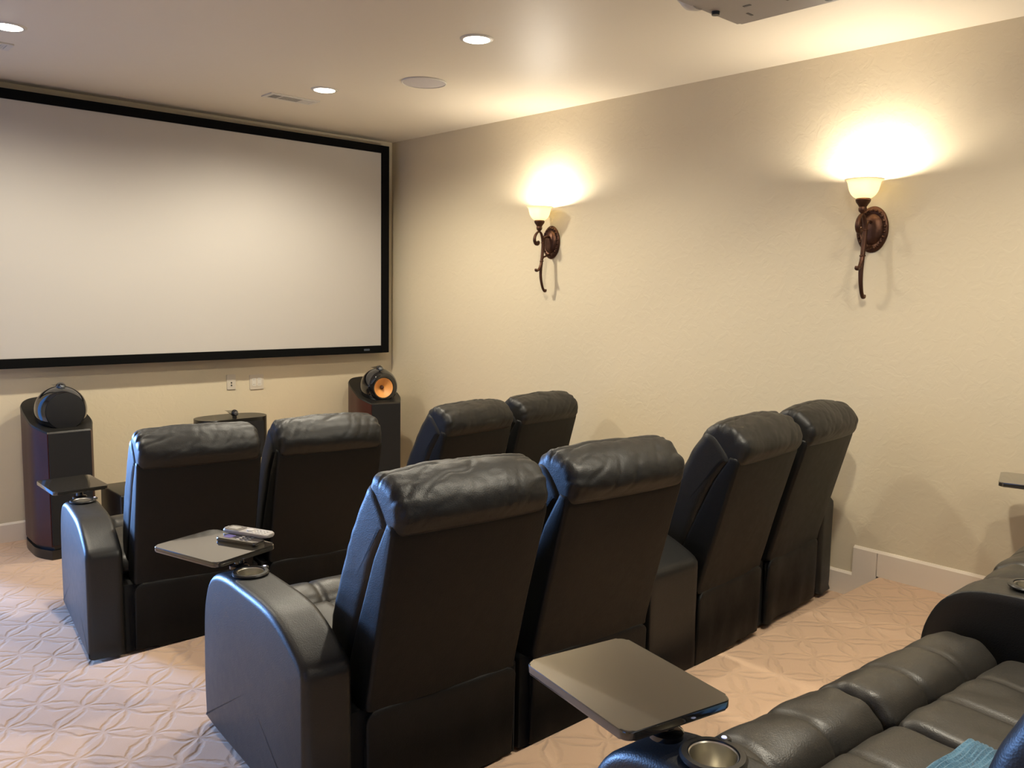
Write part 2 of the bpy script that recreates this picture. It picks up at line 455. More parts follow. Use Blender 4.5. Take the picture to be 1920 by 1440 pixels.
# ------------------------------------------------------------------ projection screen
def make_screen():
    x1, z0, z1 = -.115, 1.172, 2.941; fw = .078; x0 = x1-(z1-z0-.122)*16/9-2*fw+.01
    fz = .064
    t = empty('projection_screen', ((x0+x1)/2, -.13, z0))
    tag(t, 'huge white fixed projection screen in a black velvet frame on the front wall', 'screen')
    ox, oz = (x0+x1)/2, z0
    w = (x1-x0)/2; h = z1-z0
    b = bmesh.new(); box(b, -w+fw-.02, w-fw+.02, .010, .016, fz-.02, h-fz+.02); obj('screen_surface', b, SCREEN, t, False)
    b = bmesh.new()
    box(b, -w, -w+fw, 0, .10, 0, h, .004); box(b, w-fw, w, 0, .10, 0, h, .004)
    box(b, -w+fw-.004, w-fw+.004, 0, .10, 0, fz, .004); box(b, -w+fw-.004, w-fw+.004, 0, .10, h-fz, h, .004)
    obj('frame', b, VELVET, t, False)
    for x in (-w*.6, w*.6):
        for z in (.3, h-.3):
            b = bmesh.new(); box(b, x-.05, x+.05, .016, .129, z-.03, z+.03); obj('wall_bracket', b, BLACKP, t, False)
    b = bmesh.new(); slab(b, rounded_rect(.058, .017, .004), 0, .002, .0005)
    o = obj('badge', b, BADGE, t, False, loc=(-.345-ox, -.0005, 1.203-oz), rot=(PI/2, 0, 0))
    o['label'] = 'small silver badge on the black frame'
make_screen()

# ------------------------------------------------------------------ tower loudspeakers
def head_parts(t, grille, hz, hy):
    """round midrange head with a drawn-out tail, and the tweeter pod on top"""
    b = bmesh.new()
    prof = []
    R = .152
    for k in range(0, 33):
        a = PI*.78*k/32+.0
        prof.append((R*math.sin(a) if k else 0, R*math.cos(a)))
    # tail
    r0, z0 = prof[-1]
    for k in range(1, 14):
        u = k/13
        prof.append((r0*(1-u)**1.25*(1-.0*u), z0-.34*u))
    prof[-1] = (0, z0-.34)
    # face cut for the driver
    cut = .118
    front = [(0, math.sqrt(R*R-cut*cut) if not grille else math.sqrt(R*R-cut*cut)+.004)]
    prof = [p for p in prof if not (p[1] > 0 and p[0] < cut)]
    prof = [(cut-.003, math.sqrt(R*R-cut*cut)-.004), (cut, math.sqrt(R*R-cut*cut))]+prof
    lathe(b, prof, 56, Matrix.Translation((0, hy, hz)) @ Matrix.Rotation(PI/2, 4, 'X') @ Matrix.Diagonal((1, 1, 1, 1)), cap=False)
    h = obj('speaker_head', b, SHELL, t, True, 60)
    zf = math.sqrt(R*R-cut*cut)
    m = Matrix.Translation((0, hy, hz)) @ Matrix.Rotation(PI/2, 4, 'X')
    if grille:
        b = bmesh.new(); lathe(b, [(cut-.001, zf-.004), (cut-.004, zf+.004), (cut*.7, zf+.010), (cut*.35, zf+.014), (0, zf+.015)], 56, m, cap=False)
        obj('driver_grille', b, GRILLE, h)
    else:
        b = bmesh.new(); lathe(b, [(cut, zf-.002), (.106, zf+.002), (.086, zf+.006), (.080, zf+.004)], 56, m, cap=False); obj('driver_ring', b, SHELL, h)
        b = bmesh.new(); lathe(b, [(.081, zf+.005), (.078, zf+.003), (.06, zf-.012), (.04, zf-.026), (.016, zf-.038)], 56, m, cap=False); obj('speaker_cone', b, KEVLAR, h)
        b = bmesh.new(); lathe(b, [(.017, zf-.037), (.012, zf-.018), (.006, zf-.008), (0, zf-.004)], 28, m, cap=False); obj('phase_plug', b, mat('plug_brown', (.05, .015, .008), .4), h)
    # tweeter pod: front bulb, long thin tail pointing back
    b = bmesh.new()
    pr = []
    for k in range(0, 13):
        a = PI*.6*k/12; pr.append((.030*math.sin(a), .034*math.cos(a)))
    r1, z1 = pr[-1]
    for k in range(1, 15):
        u = k/14; pr.append((max(r1*(1-u)**1.15, .0015), z1-.17*u))
    lathe(b, pr, 32, Matrix.Translation((0, hy-.015, hz+R-.006)) @ Matrix.Rotation(PI/2, 4, 'X'), cap=False)
    tw = obj('tweeter', b, SHELL, t, True, 60)
    b = bmesh.new(); lathe(b, [(.017, 0), (.014, .006), (.008, .010), (0, .011)], 24, Matrix.Translation((0, hy-.015-.031, hz+R-.006)) @ Matrix.Rotation(PI/2, 4, 'X'), cap=False)
    obj('tweeter_dome', b, mat('dome_grey', (.12, .13, .14), .3, metal=.6), tw)
    b = bmesh.new(); box(b, -.012, .012, hy-.035, hy+.015, hz+R-.030, hz+R-.012, .004); obj('tweeter_mount', b, BLACKP, t)
    return h

def plan(hw, hf, yf, yb, r=.03):
    """outline: flat front (half width hf) at yf, swelling to hw, round back at yb"""
    pts = [(hf, yf)]
    c = catmull([(hf, yf, 0), (hw*.985, yf+.12, 0), (hw, yf+.24, 0), (hw*.9, yb-.12, 0), (hw*.55, yb-.03, 0), (0, yb, 0)], 7)
    R = [(p.x, p.y) for p in c]
    return R+[(-x, y) for x, y in reversed(R[:-1])]

def tower(name, loc, rz, grille, label):
    t = empty(name, loc, rz); tag(t, label, 'speaker', 'tower loudspeakers either side of the screen')
    def shell(bm, pts, z0, topz):
        b2 = bmesh.new(); n = len(pts)
        lo = [b2.verts.new((x, y, z0)) for x, y in pts]; hi = [b2.verts.new((x, y, topz(y))) for x, y in pts]
        for i in range(n): b2.faces.new((lo[i], lo[(i+1) % n], hi[(i+1) % n], hi[i]))
        b2.faces.new(hi); b2.faces.new(lo)
        merge(bm, b2)
    tz = lambda y: .795+max(0, (y+.30))*.30
    b = bmesh.new(); shell(b, plan(.180, .128, -.27, .27), .085, tz); obj('cabinet', b, ROSE, t, True, 30)
    b = bmesh.new(); shell(b, plan(.178, .126, -.27, .268), .0, lambda y: .060); obj('plinth', b, SATIN, t, True, 30)
    b = bmesh.new(); shell(b, plan(.158, .108, -.255, .25), .059, lambda y: .086); obj('plinth_gap', b, BLACKP, t, True, 30)
    # black capping that carries the head
    b = bmesh.new(); pts = plan(.181, .129, -.271, .271); b2 = bmesh.new(); n = len(pts)
    lo = [b2.verts.new((x, y, tz(y)-.002)) for x, y in pts]; hi = [b2.verts.new((x*.97, y*.98, tz(y)+.008)) for x, y in pts]
    for i in range(n): b2.faces.new((lo[i], lo[(i+1) % n], hi[(i+1) % n], hi[i]))
    b2.faces.new(hi); merge(b, b2); obj('top_cap', b, SATIN, t, True, 30)
    b = bmesh.new(); slab(b, rounded_rect(.244, .708, .006), 0, .016, .004)
    obj('front_grille', b, GRILLE, t, True, 30, loc=(0, -.268, .4475), rot=(PI/2, 0, 0))
    head_parts(t, grille, .928, -.122)
    return t
tower('tower_speaker', (-2.848, -.335, 0), math.radians(2), True,
      'tall dark red loudspeaker with a black covered round head, under the screen')
tower('tower_speaker', (-.440, -.375, 0), math.radians(-11), False,
      'tall dark red loudspeaker showing an orange cone in its round head, in the room corner')

def centre_speaker():
    t = empty('centre_speaker', (-1.635, -.27, 0), math.radians(0))
    tag(t, 'low black oval loudspeaker with a small tweeter pod on top, below the screen', 'speaker')
    pts = [(.27*math.copysign(abs(math.cos(a))**.8, math.cos(a)), .155*math.copysign(abs(math.sin(a))**.8, math.sin(a))) for a in [2*PI*k/64 for k in range(64)]]
    pts = [(x, max(y, -.130)) for x, y in pts]
    b = bmesh.new(); slab(b, pts, .44, .752, .008, 3); c = obj('cabinet', b, SATIN, t, True, 35)
    b = bmesh.new(); slab(b, rounded_rect(.40, .27, .01), 0, .008, .002); obj('front_grille', b, GRILLE, t, loc=(0, -.130, .59), rot=(PI/2, 0, 0))
    b = bmesh.new(); lathe(b, [(0, 0), (.15, 0), (.15, .012), (.03, .03), (.03, .40), (.12, .42), (.12, .44), (0, .44)], 32, cap=False); obj('stand', b, BLACKP, t, True, 35)
    b = bmesh.new(); pr = [(.027*math.sin(PI*.6*k/12), .031*math.cos(PI*.6*k/12)) for k in range(13)]
    r1, z1 = pr[-1]
    for k in range(1, 15):
        u = k/14; pr.append((max(r1*(1-u)**1.2, .001), z1-.16*u))
    lathe(b, pr, 32, Matrix.Translation((0, -.065, .788)) @ Matrix.Rotation(PI/2, 4, 'X'), cap=False); tw = obj('tweeter', b, SHELL, t, True, 60)
    b = bmesh.new(); lathe(b, [(.016, 0), (.013, .006), (0, .010)], 24, Matrix.Translation((0, -.094, .788)) @ Matrix.Rotation(PI/2, 4, 'X'), cap=False)
    obj('tweeter_dome', b, mat('dome_grey2', (.15, .15, .15), .3, metal=.6), tw)
    b = bmesh.new(); box(b, -.010, .010, -.085, -.045, .750, .768, .003); obj('tweeter_mount', b, BLACKP, t)
centre_speaker()

def subwoofer():
    t = empty('subwoofer', (-2.36, -.64, 0)); tag(t, 'boxy black subwoofer on the carpet, between a tall speaker and the front recliners', 'subwoofer')
    b = bmesh.new(); box(b, -.26, .26, -.20, .20, .03, .405, .012, 3); obj('cabinet', b, SATIN, t, True, 35)
    b = bmesh.new(); slab(b, rounded_rect(.46, .34, .012), 0, .012, .003); obj('front_grille', b, GRILLE, t, loc=(0, -.20, .217), rot=(PI/2, 0, 0))
    for x in (-.21, .21):
        for y in (-.15, .15):
            b = bmesh.new(); lathe(b, [(0, 0), (.018, 0), (.022, .032), (0, .032)], 16, cap=False); obj('foot', b, BLACKP, t, loc=(x, y, 0))
subwoofer()

# ------------------------------------------------------------------ wall sockets
def plate(name, x, z, w, label, gang):
    t = empty(name, (x, -.0005, z)); tag(t, label, 'wall plate')
    b = bmesh.new(); slab(b, rounded_rect(w, .117, .005), 0, .007, .0025); obj('plate', b, WHITEP, t, True, 30, rot=(PI/2, 0, 0))
    if gang == 1:
        for dz in (-.006, -.027):
            b = bmesh.new(); lathe(b, [(0, 0), (.0055, 0), (.0055, .004), (0, .004)], 16, cap=False); obj('jack', b, BLACKP, t, loc=(0, -.0065, dz), rot=(PI/2, 0, 0))
    else:
        for dx in (-.023, .023):
            b = bmesh.new(); slab(b, rounded_rect(.033, .066, .006), 0, .0025, .001); s = obj('socket', b, VENTW, t, loc=(dx, -.007, 0), rot=(PI/2, 0, 0))
            for dz in (-.019, .019):
                for q in (-.006, .006):
                    b = bmesh.new(); box(b, q-.001, q+.001, dz-.005, dz+.005, .0022, .003); obj('slot', b, VENTD, s, False)
plate('wall_outlet', -1.508, .983, .071, 'narrow white wall plate with two tiny jacks below the screen', 1)
plate('wall_outlet', -1.297, .971, .117, 'wider white double wall plate below the screen, right of the narrow one', 2)

# ------------------------------------------------------------------ ceiling fittings
def downlight(x, y, label, k=1.0, group='recessed ceiling lights'):
    t = empty('ceiling_light', (x, y, H)); tag(t, label, 'ceiling light', group)
    b = bmesh.new(); lathe(b, [(.066, -.002), (.068, -.007), (.078, -.007), (.086, -.001), (.086, .0)], 48, cap=False); obj('trim_ring', b, VENTW, t)
    b = bmesh.new(); lathe(b, [(.068, -.0045), (.055, -.010), (.03, -.013), (0, -.014)], 48, cap=False); obj('lens', b, CANLIT, t)
    ld = D.lights.new('downlight', 'SPOT'); ld.energy = CAN_W*k; ld.color = (1, .915, .74); ld.spot_size = math.radians(166); ld.spot_blend = .6; ld.shadow_soft_size = .055
    lo = D.objects.new('downlight_lamp', ld); lo.location = (0, 0, -.03); link(lo, t)
CAN_W = 100
downlight(-1.450, -1.353, 'small bright recessed light beside the ceiling vent near the screen', 1.65)
downlight(-1.484, -2.915, 'recessed ceiling light between the round ceiling speaker and the projector', .95)
downlight(-3.250, -1.385, 'recessed ceiling light cut by the left edge of the photo', 1.3)
for x, y, k in ((-3.25, -2.95, .15), (-1.30, -5.7, .75), (-1.9, -5.15, 1.5), (-3.0, -7.2, .2)):  # unseen downlights, added to brighten seats, carpet and walls
    downlight(x, y, 'recessed ceiling light overhead toward the back of the room', k)

def ceiling_speaker():
    t = empty('ceiling_speaker', (-1.125, -1.985, H)); tag(t, 'round flat grey speaker grille set in the ceiling', 'speaker')
    b = bmesh.new(); lathe(b, [(.140, 0), (.140, -.006), (.134, -.009), (.130, -.006)], 64, cap=False); obj('rim', b, VENTW, t)
    b = bmesh.new(); lathe(b, [(.131, -.005), (.08, -.0075), (0, -.008)], 64, cap=False); obj('speaker_grille', b, SPKW, t)
ceiling_speaker()

def vent(x, y, label):
    t = empty('ceiling_vent', (x, y, H)); tag(t, label, 'vent', 'ceiling air vents by the screen')
    W, Dp = .36, .15
    b = bmesh.new()
    box(b, -W/2, W/2, Dp/2-.026, Dp/2, -.008, 0, .002); box(b, -W/2, W/2, -Dp/2, -Dp/2+.026, -.008, 0, .002)
    for x0, x1 in ((-W/2, -W/2+.028), (-.088, -.078), (.062, .072), (W/2-.028, W/2)): box(b, x0, x1, -Dp/2+.02, Dp/2-.02, -.008, 0, .001)
    obj('frame', b, VENTW, t, False)
    b = bmesh.new(); box(b, -W/2+.02, .068, -Dp/2+.02, Dp/2-.02, -.0068, -.001); obj('duct_opening', b, VENTD, t, False)  # flat panel coloured dark in place of the duct's shaded depth
    b = bmesh.new()
    for k in range(8):
        yy = -.045+k*.013
        box(b, -.076, .060, yy-.001, yy+.0015, -.0074, -.0060)
    for k in range(5):
        xx = -.145+k*.013; box(b, xx-.0015, xx, -.05, .05, -.0074, -.0060)
    for k in range(7):
        xx = .080+k*.012; box(b, xx-.001, xx+.0085, -.05, .05, -.0072, -.0060)
    obj('slat', b, VENTW, t, False)
vent(-1.475, -.955, 'white louvred air vent in the ceiling, near the small bright downlight')
vent(-3.325, -.965, 'white air vent in the ceiling, mostly cut off by the left edge of the photo')

def projector():
    t = empty('projector', (-1.64, -4.62, 2.78)); tag(t, 'grey video projector hanging from the ceiling', 'projector')
    b = bmesh.new(); slab(b, rounded_rect(.50, .46, .012), 0, .165, .012, 3); body = obj('body', b, PROJ, t, True, 35)
    b = bmesh.new(); lathe(b, [(.052, 0), (.060, .012), (.082, .03), (.088, .055), (.088, .075), (.0, .075)], 48, Matrix.Translation((-.03, .30, .082)) @ Matrix.Rotation(PI/2, 4, 'X'), cap=False); o = obj('lens_barrel', b, VENTW, t, True, 50)
    b = bmesh.new(); lathe(b, [(.052, .01), (.03, .004), (0, 0)], 40, Matrix.Translation((-.03, .30, .082)) @ Matrix.Rotation(PI/2, 4, 'X'), cap=False); obj('lens', b, SMOKE, o, True, 50)
    for x, y in ((.055, .205), (-.19, .185), (.19, -.17), (-.19, -.17)):
        b = bmesh.new(); lathe(b, [(0, -.012), (.014, -.012), (.016, 0), (0, .002)], 20, cap=False); obj('foot', b, BLACKP, t, loc=(x, y, 0))
    for x, y, w, h in ((.165, .13, .035, .010), (.075, .085, .012, .03), (.10, -.05, .05, .008)):
        b = bmesh.new(); box(b, x-w/2, x+w/2, y-h/2, y+h/2, -.0015, .001); obj('vent_slot', b, VENTD, body, False)
    b = bmesh.new()
    for k in range(9): box(b, .2495, .2512, -.16+k*.035, -.14+k*.035, .04, .12)
    obj('side_vent', b, VENTD, body, False)
    b = bmesh.new(); box(b, -.08, .08, -.08, .08, .165, .172, .002); box(b, -.02, .02, -.02, .02, .17, .214); box(b, -.07, .07, -.07, .07, .212, .2195, .002)
    obj('ceiling_bracket', b, VENTW, t, False)
projector()

# ------------------------------------------------------------------ sconces
def sconce(y, label, power):
    t = empty('wall_sconce', (0, y, 2.05)); tag(t, label, 'wall lamp', 'amber glass wall sconces', kind='thing')
    oz = 2.05
    # oval back plate with a beaded border; local frame: plate normal along -x
    m = Matrix.Translation((0, 0, 2.082-oz)) @ Matrix.Rotation(-PI/2, 4, 'Y')
    b = bmesh.new()
    lathe(b, [(.082, .0), (.084, .006), (.080, .014), (.072, .017), (.062, .016), (.057, .012), (.053, .016), (.046, .024), (.028, .030), (0, .032)], 56, m, sx=1.4, sy=1, cap=False)
    for k in range(22):
        a = 2*PI*k/22
        sphere(b, m @ Vector((.0695*1.4*math.cos(a), .0695*math.sin(a), .0165)), .0085, n=6)
        c = m @ Vector((.0695*1.4*math.cos(a+PI/22), .0695*math.sin(a+PI/22), .0155)); sphere(b, c, .0045, n=5)
    obj('back_plate', b, BRONZE, t, True, 50)
    P = lambda d, z: (-d, 0, z-oz)
    b = bmesh.new()
    tube(b, [P(.128, 2.150), P(.112, 2.142), (-.098, 0, 2.115-oz), P(.089, 2.075), P(.091, 2.01), P(.098, 1.94), P(.105, 1.88), P(.101, 1.82), P(.085, 1.765), P(.068, 1.738), P(.056, 1.736), P(.052, 1.748)],
         [.006, .0075, .009, .0105, .010, .010, .010, .009, .008, .008, .009, .007], 10, 1.25)
    # lower hook
    tube(b, [P(.095, 1.965), P(.104, 1.925), P(.120, 1.893), P(.138, 1.878), P(.152, 1.880), P(.153, 1.892)], [.009, .009, .008, .008, .0095, .007], 10, 1.25)
    for z, d in ((2.075, .089), (1.945, .0975)): sphere(b, P(d, z), .014, 1, 1.15, .55, 8)
    st = obj('stem', b, BRONZE, t, True, 50)
    b = bmesh.new()
    tube(b, [P(.128, 2.150), P(.145, 2.144), P(.166, 2.120), P(.172, 2.090), P(.160, 2.066), P(.143, 2.062), P(.134, 2.074), P(.140, 2.084)],
         [.006, .0075, .009, .010, .010, .010, .010, .008], 10, 1.35)
    obj('scroll', b, BRONZE, t, True, 50)
    b = bmesh.new()
    tube(b, [P(.028, 2.118), P(.055, 2.118), P(.078, 2.106), P(.090, 2.085)], .008, 10, 1.2)
    obj('bracket_arm', b, BRONZE, t, True, 50); b = bmesh.new()
    tube(b, [P(.020, 1.998), P(.050, 1.985), P(.078, 1.975), P(.094, 1.960)], .007, 10, 1.2)
    obj('bracket_arm', b, BRONZE, t, True, 50)
    b = bmesh.new()
    lathe(b, [(0, 2.142), (.007, 2.146), (.010, 2.156), (.019, 2.166), (.021, 2.178), (.018, 2.186), (.024, 2.196), (.034, 2.210), (.037, 2.222), (.033, 2.229), (0, 2.229)], 40, Matrix.Translation((-.128, 0, -oz)), cap=False)
    obj('shade_holder', b, BRONZE, t, True, 40)
    b = bmesh.new()
    out = [(.026, 2.228), (.040, 2.232), (.057, 2.246), (.069, 2.268), (.075, 2.290), (.079, 2.306), (.086, 2.317), (.094, 2.321)]
    inn = [(r-.004, z+.002) for r, z in reversed(out[:-1])]
    sm = catmull([(r, z, 0) for r, z in out], 4); sm2 = catmull([(r, z, 0) for r, z in inn], 4)
    lathe(b, [(p.x, p.y) for p in sm]+[(.092, 2.324)]+[(p.x, p.y) for p in sm2], 56, Matrix.Translation((-.128, 0, -oz)), cap=False)
    s = obj('glass_shade', b, AMBER, t, True, 60)
    s['label'] = 'lit amber glass bowl shade'
    b = bmesh.new(); sphere(b, (-.128, 0, 2.272-oz), .016, 1, 1, 1.2, 12); obj('light_bulb', b, BULBM, t)
    ld = D.lights.new('sconce_glow', 'POINT'); ld.energy = power; ld.color = (1, .91, .76); ld.shadow_soft_size = .022
    lo = D.objects.new('sconce_lamp', ld); lo.location = (-.128, 0, 2.297-oz); link(lo, t)
SCONCE_W = 33
sconce(-2.005, 'lit bronze scroll wall lamp with amber shade, the one nearer the screen', SCONCE_W)
sconce(-4.330, 'lit bronze scroll wall lamp with amber shade, the one farther from the screen', SCONCE_W)

# ------------------------------------------------------------------ recliners
SW, GAP, AW, EG = .561, .076, .157, .041
def nz(x, y, z, s=0): return noise.noise(Vector((x, y, z+s*7.3)))

ARM_P = [(.03, .02), (.45, .02), (.845, .02), (.868, .06), (.876, .2), (.866, .40), (.845, .49), (.80, .563), (.73, .603), (.62, .622), (.48, .626), (.34, .626), (.24, .617), (.15, .590), (.07, .555), (.022, .529), (.004, .512), (0, .49), (0, .42), (0, .24), (.0, .05)]

def cup_bits(arm, x, y, z, led=True):
    b = bmesh.new()
    lathe(b, [(.060, 0), (.061, .004), (.057, .008), (.047, .0085), (.044, .004), (.043, -.012)], 48, cap=False)
    if led: lathe(b, [(.014, 0), (.014, .006), (.011, .009), (0, .009)], 20, Matrix.Translation((.058, .022, 0)), cap=False)
    c = obj('cup_holder', b, BLACKP, arm, True, 40, loc=(x, y, z))
    b = bmesh.new(); lathe(b, [(.0445, .006), (.0425, .004), (.041, -.02), (.040, -.062), (.030, -.066), (0, -.066)], 48, cap=False)
    obj('cup_liner', b, STEEL, arm, True, 40, loc=(x, y, z))
    if led:
        b = bmesh.new(); lathe(b, [(.0055, .0088), (.0045, .0105), (0, .011)], 16, cap=False); obj('lit_button', b, LEDM, arm, loc=(x+.058, y+.022, z))

def cut_holes(o, holes, solver='EXACT'):
    for x, y, z in holes:
        b = bmesh.new(); lathe(b, [(0, -.075), (.0435, -.075), (.0435, .06), (0, .06)], 40, Matrix.Translation((x, y, z)), cap=False)
        bmesh.ops.recalc_face_normals(b, faces=b.faces[:])
        me = D.meshes.new('c'); b.to_mesh(me); b.free(); c = D.objects.new('c', me); COL.objects.link(c)
        pr = o.parent; o.parent = None
        q = bmesh.new(); q.from_mesh(o.data)
        if q.calc_volume(signed=True) < 0:
            bmesh.ops.reverse_faces(q, faces=q.faces[:]); q.to_mesh(o.data)
        q.free()
        md = o.modifiers.new('b', 'BOOLEAN'); md.object = c; md.operation = 'DIFFERENCE'; md.solver = solver
        bpy.context.view_layer.update()
        dg = bpy.context.evaluated_depsgraph_get()
        new = D.meshes.new_from_object(o.evaluated_get(dg))
        o.modifiers.clear(); old = o.data; o.data = new; new.name = old.name; D.meshes.remove(old)
        o.parent = pr
        D.objects.remove(c); D.meshes.remove(me)

def tray(arm, px, py, rot, z):
    b = bmesh.new(); lathe(b, [(0, -.006), (.034, -.006), (.034, .004), (.028, .008), (.017, .010), (.015, .030), (.03, .034), (.03, .0375), (0, .0375)], 32, cap=False)
    obj('tray_pivot', b, SHELL, arm, True, 40, loc=(px, py, z))
    b = bmesh.new(); slab(b, rounded_rect(.265, .335, .021, 8), .0335, .0525, .004, 3, Matrix.Translation((0, .125, 0)))
    o = obj('tray_table', b, GLOSS, arm, True, 35, loc=(px, py, z), rot=(0, 0, rot))
    return o

def armrest(t, x0, x1, seed, xmap=None, traycfg=None, cup=None, led=True, name='armrest'):
    def dsp(u, v, y, z): return .003*nz(y*3, z*3, v, seed)-.0
    b = bmesh.new(); loft(b, ARM_P, x0, x1, .025, 120, 8, 6, dsp, xmap, per=6)
    a = obj(name, b, ARM_L, t, True, 50)
    if cup:
        cut_holes(a, [cup])
        cup_bits(a, *cup, led=led)
    if traycfg: tray(a, *traycfg)
    return a

def seams(v):
    """pinch lines that run front to back at a third and two thirds, with fullness between"""
    d = 0
    for s in (1/3, 2/3): d -= .0065*math.exp(-((v-s)/.012)**2)
    return d+.0055*abs(math.sin(3*PI*v))**.6

def recliner(pose, label, n, armside=None, seed=0, traycfg=None, cup=(.0785, .600, .628), group=None, lean=0.0):
    """pose = (x, y, yaw, floor z) of the pair; n = 0 or 1 is the seat within it"""
    X, Y, th, z0 = pose
    left = PAIR_LEFT[pose]
    xs = (AW+EG if left else 0)+n*(SW+GAP)
    c, s = math.cos(th), math.sin(th)
    mid = xs+SW/2
    t = empty('recliner', (X+c*mid-s*.4, Y+s*mid+c*.4, z0), th)
    tag(t, label, 'recliner', group)
    def sh(bm, up=False):
        if up and lean:
            bmesh.ops.rotate(bm, verts=bm.verts, cent=(0, .05, .36), matrix=Matrix.Rotation(-lean, 3, 'X'))
        bmesh.ops.translate(bm, verts=bm.verts, vec=(0, -.4, 0)); return bm
    hw = SW/2
    # back shell (rear panel)
    b = bmesh.new()
    loft(b, [(0, .345), (-.004, .375), (-.077, .65), (-.150, .915), (-.148, .945), (-.110, .950), (-.100, .935), (-.036, .83), (.075, .58), (.135, .42), (.12, .345), (.06, .33)], -hw, hw, .016, 90, 6, 5,
         lambda u, v, y, z: .004*math.sin(PI*v)*(1 if y < 0.02 else 0)+.003*nz(v*3, z*4, y, seed), smooth=False)
    back = obj('back_panel', sh(b, True), PANEL, t, True, 60)
    # headrest roll
    def hd(u, v, y, z):
        e = min(v, 1-v)*SW
        g = math.exp(-e/.055)
        full = .024*math.sin(PI*min(1, max(0, v)))**.5
        rear = 1 if y < -.11 and z < .98 else 0
        fr = .5+.5*math.tanh((z-.95)/.02)
        d = full*(.25+.75*fr)
        d += g*.0042*math.sin(u*60+5*nz(u*9, v*4, seed, seed))*fr
        d += .006*nz(v*5+seed, u*9, seed*.7)*fr
        d += .0015*nz(v*16+u*14, u*26-v*8, seed)*fr
        # slanting drag creases
        q = v*7+u*9+1.7*nz(v*3, u*3, seed)
        d -= .0042*math.exp(-((q % 1-.5)/.10)**2)*fr*(.5+.8*nz(v*4, u*5, seed+3))
        # seam along the crest
        s0 = -.060+.012*nz(v*4, 2, seed)
        if z > 1.0: d -= .006*math.exp(-((y-s0)/.005)**2)
        return d
    b = bmesh.new()
    loft(b, [(-.149, .918), (-.164, .940), (-.170, .975), (-.160, 1.010), (-.132, 1.040), (-.090, 1.062), (-.045, 1.068), (-.010, 1.052), (.022, 1.010), (.056, .955), (.072, .915), (.05, .880), (-.03, .875), (-.10, .890)],
         -hw+.006, hw-.006, .030, 150, 56, 8, hd, per=6)
    obj('headrest', sh(b, True), LEATHER, t, True, 70)
    # front cushion of the back
    def cu(u, v, y, z):
        e = min(v, 1-v)*SW
        return seams(v)*.9+.006*nz(v*6, u*10, seed)+.0015*math.exp(-e/.05)*math.sin(z*80+4*nz(z*7, y, seed))
    b = bmesh.new()
    loft(b, [(-.118, .925), (-.092, .975), (-.045, 1.028), (.0, 1.036), (.034, .995), (.074, .935), (.115, .86), (.160, .775), (.200, .68), (.238, .575), (.250, .50), (.232, .43), (.18, .40), (.12, .42), (.07, .56), (-.03, .80), (-.09, .895)],
         -hw-.003, hw+.003, .035, 120, 36, 8, cu, per=6)
    obj('backrest_cushion', sh(b, True), LEATHER, t, True, 70)
    # rear skirt
    b = bmesh.new()
    loft(b, [(.002, .03), (-.004, .18), (-.006, .335), (.0, .352), (.014, .352), (.022, .33), (.024, .18), (.024, .03)], -hw, hw, .010, 64, 16, 4,
         lambda u, v, y, z: .006*nz(v*5, z*6, 1, seed)+.010*nz(v*7, z*2.5, 2, seed)*(1-z/.36)-.004*math.exp(-((v-.5)/.01)**2)*0, lambda x, y, z: math.copysign(min(abs(x), hw-(.05-math.sqrt(max(0, .05**2-max(0, z-.302)**2)))), x), smooth=False)
    obj('rear_skirt', sh(b), PANEL, t, True, 60)
    # base, hidden under the seat
    b = bmesh.new(); eL = EG-.002 if armside == 'L' else (GAP/2-.008 if n == 1 else 0); eR = EG-.002 if armside == 'R' else (GAP/2-.008 if n == 0 else 0); box(b, -hw-eL, hw+eR, .035, .74, .012, .34, .006); obj('base', sh(b), DARK, t, False)
    # seat cushion
    gL = .033 if n == 1 else (EG-.004 if armside == 'L' else .004); gR = .033 if n == 0 else (EG-.004 if armside == 'R' else .004)
    def se(u, v, y, z):
        return (seams(v)+.006*nz(v*7, y*9, seed)) if z > .38 else 0
    b = bmesh.new()
    loft(b, [(.14, .36), (.15, .43), (.25, .455), (.40, .462), (.55, .466), (.615, .458), (.638, .425), (.632, .37), (.58, .345), (.36, .34)], -hw-gL, hw+gR, .030, 110, 44, 7, se, per=6)
    obj('seat_cushion', sh(b), SEAT_L, t, True, 70)
    # front roll and footrest
    def fr_(u, v, y, z):
        e = min(v, 1-v)*SW
        k = 1 if (z > .40 or y > .80) else .2
        return (seams(v)*1.1+.007*nz(v*6, u*12, seed)+.004*math.exp(-e/.05)*math.sin(u*90))*k
    b = bmesh.new()
    loft(b, [(.652, .36), (.645, .425), (.668, .468), (.72, .488), (.785, .482), (.838, .450), (.864, .39), (.872, .29), (.868, .18), (.855, .085), (.82, .06), (.775, .08), (.762, .2), (.745, .33), (.69, .345)],
         -hw-gL, hw+gR, .030, 120, 44, 7, fr_, per=6)
    obj('footrest', sh(b), SEAT_L, t, True, 70)
    if armside:
        ax = (-hw-EG-AW) if armside == 'L' else hw+EG
        if armside == 'L':
            cx = ax+cup[0]; tc = traycfg
        else:
            cx = ax+AW-cup[0]; tc = traycfg
        a = armrest(t, ax, ax+AW, seed, cup=(cx, cup[1], cup[2]), traycfg=(ax+tc[0], tc[1], tc[2], .628) if tc else None)
        a.location = (0, -.4, 0)
    return t

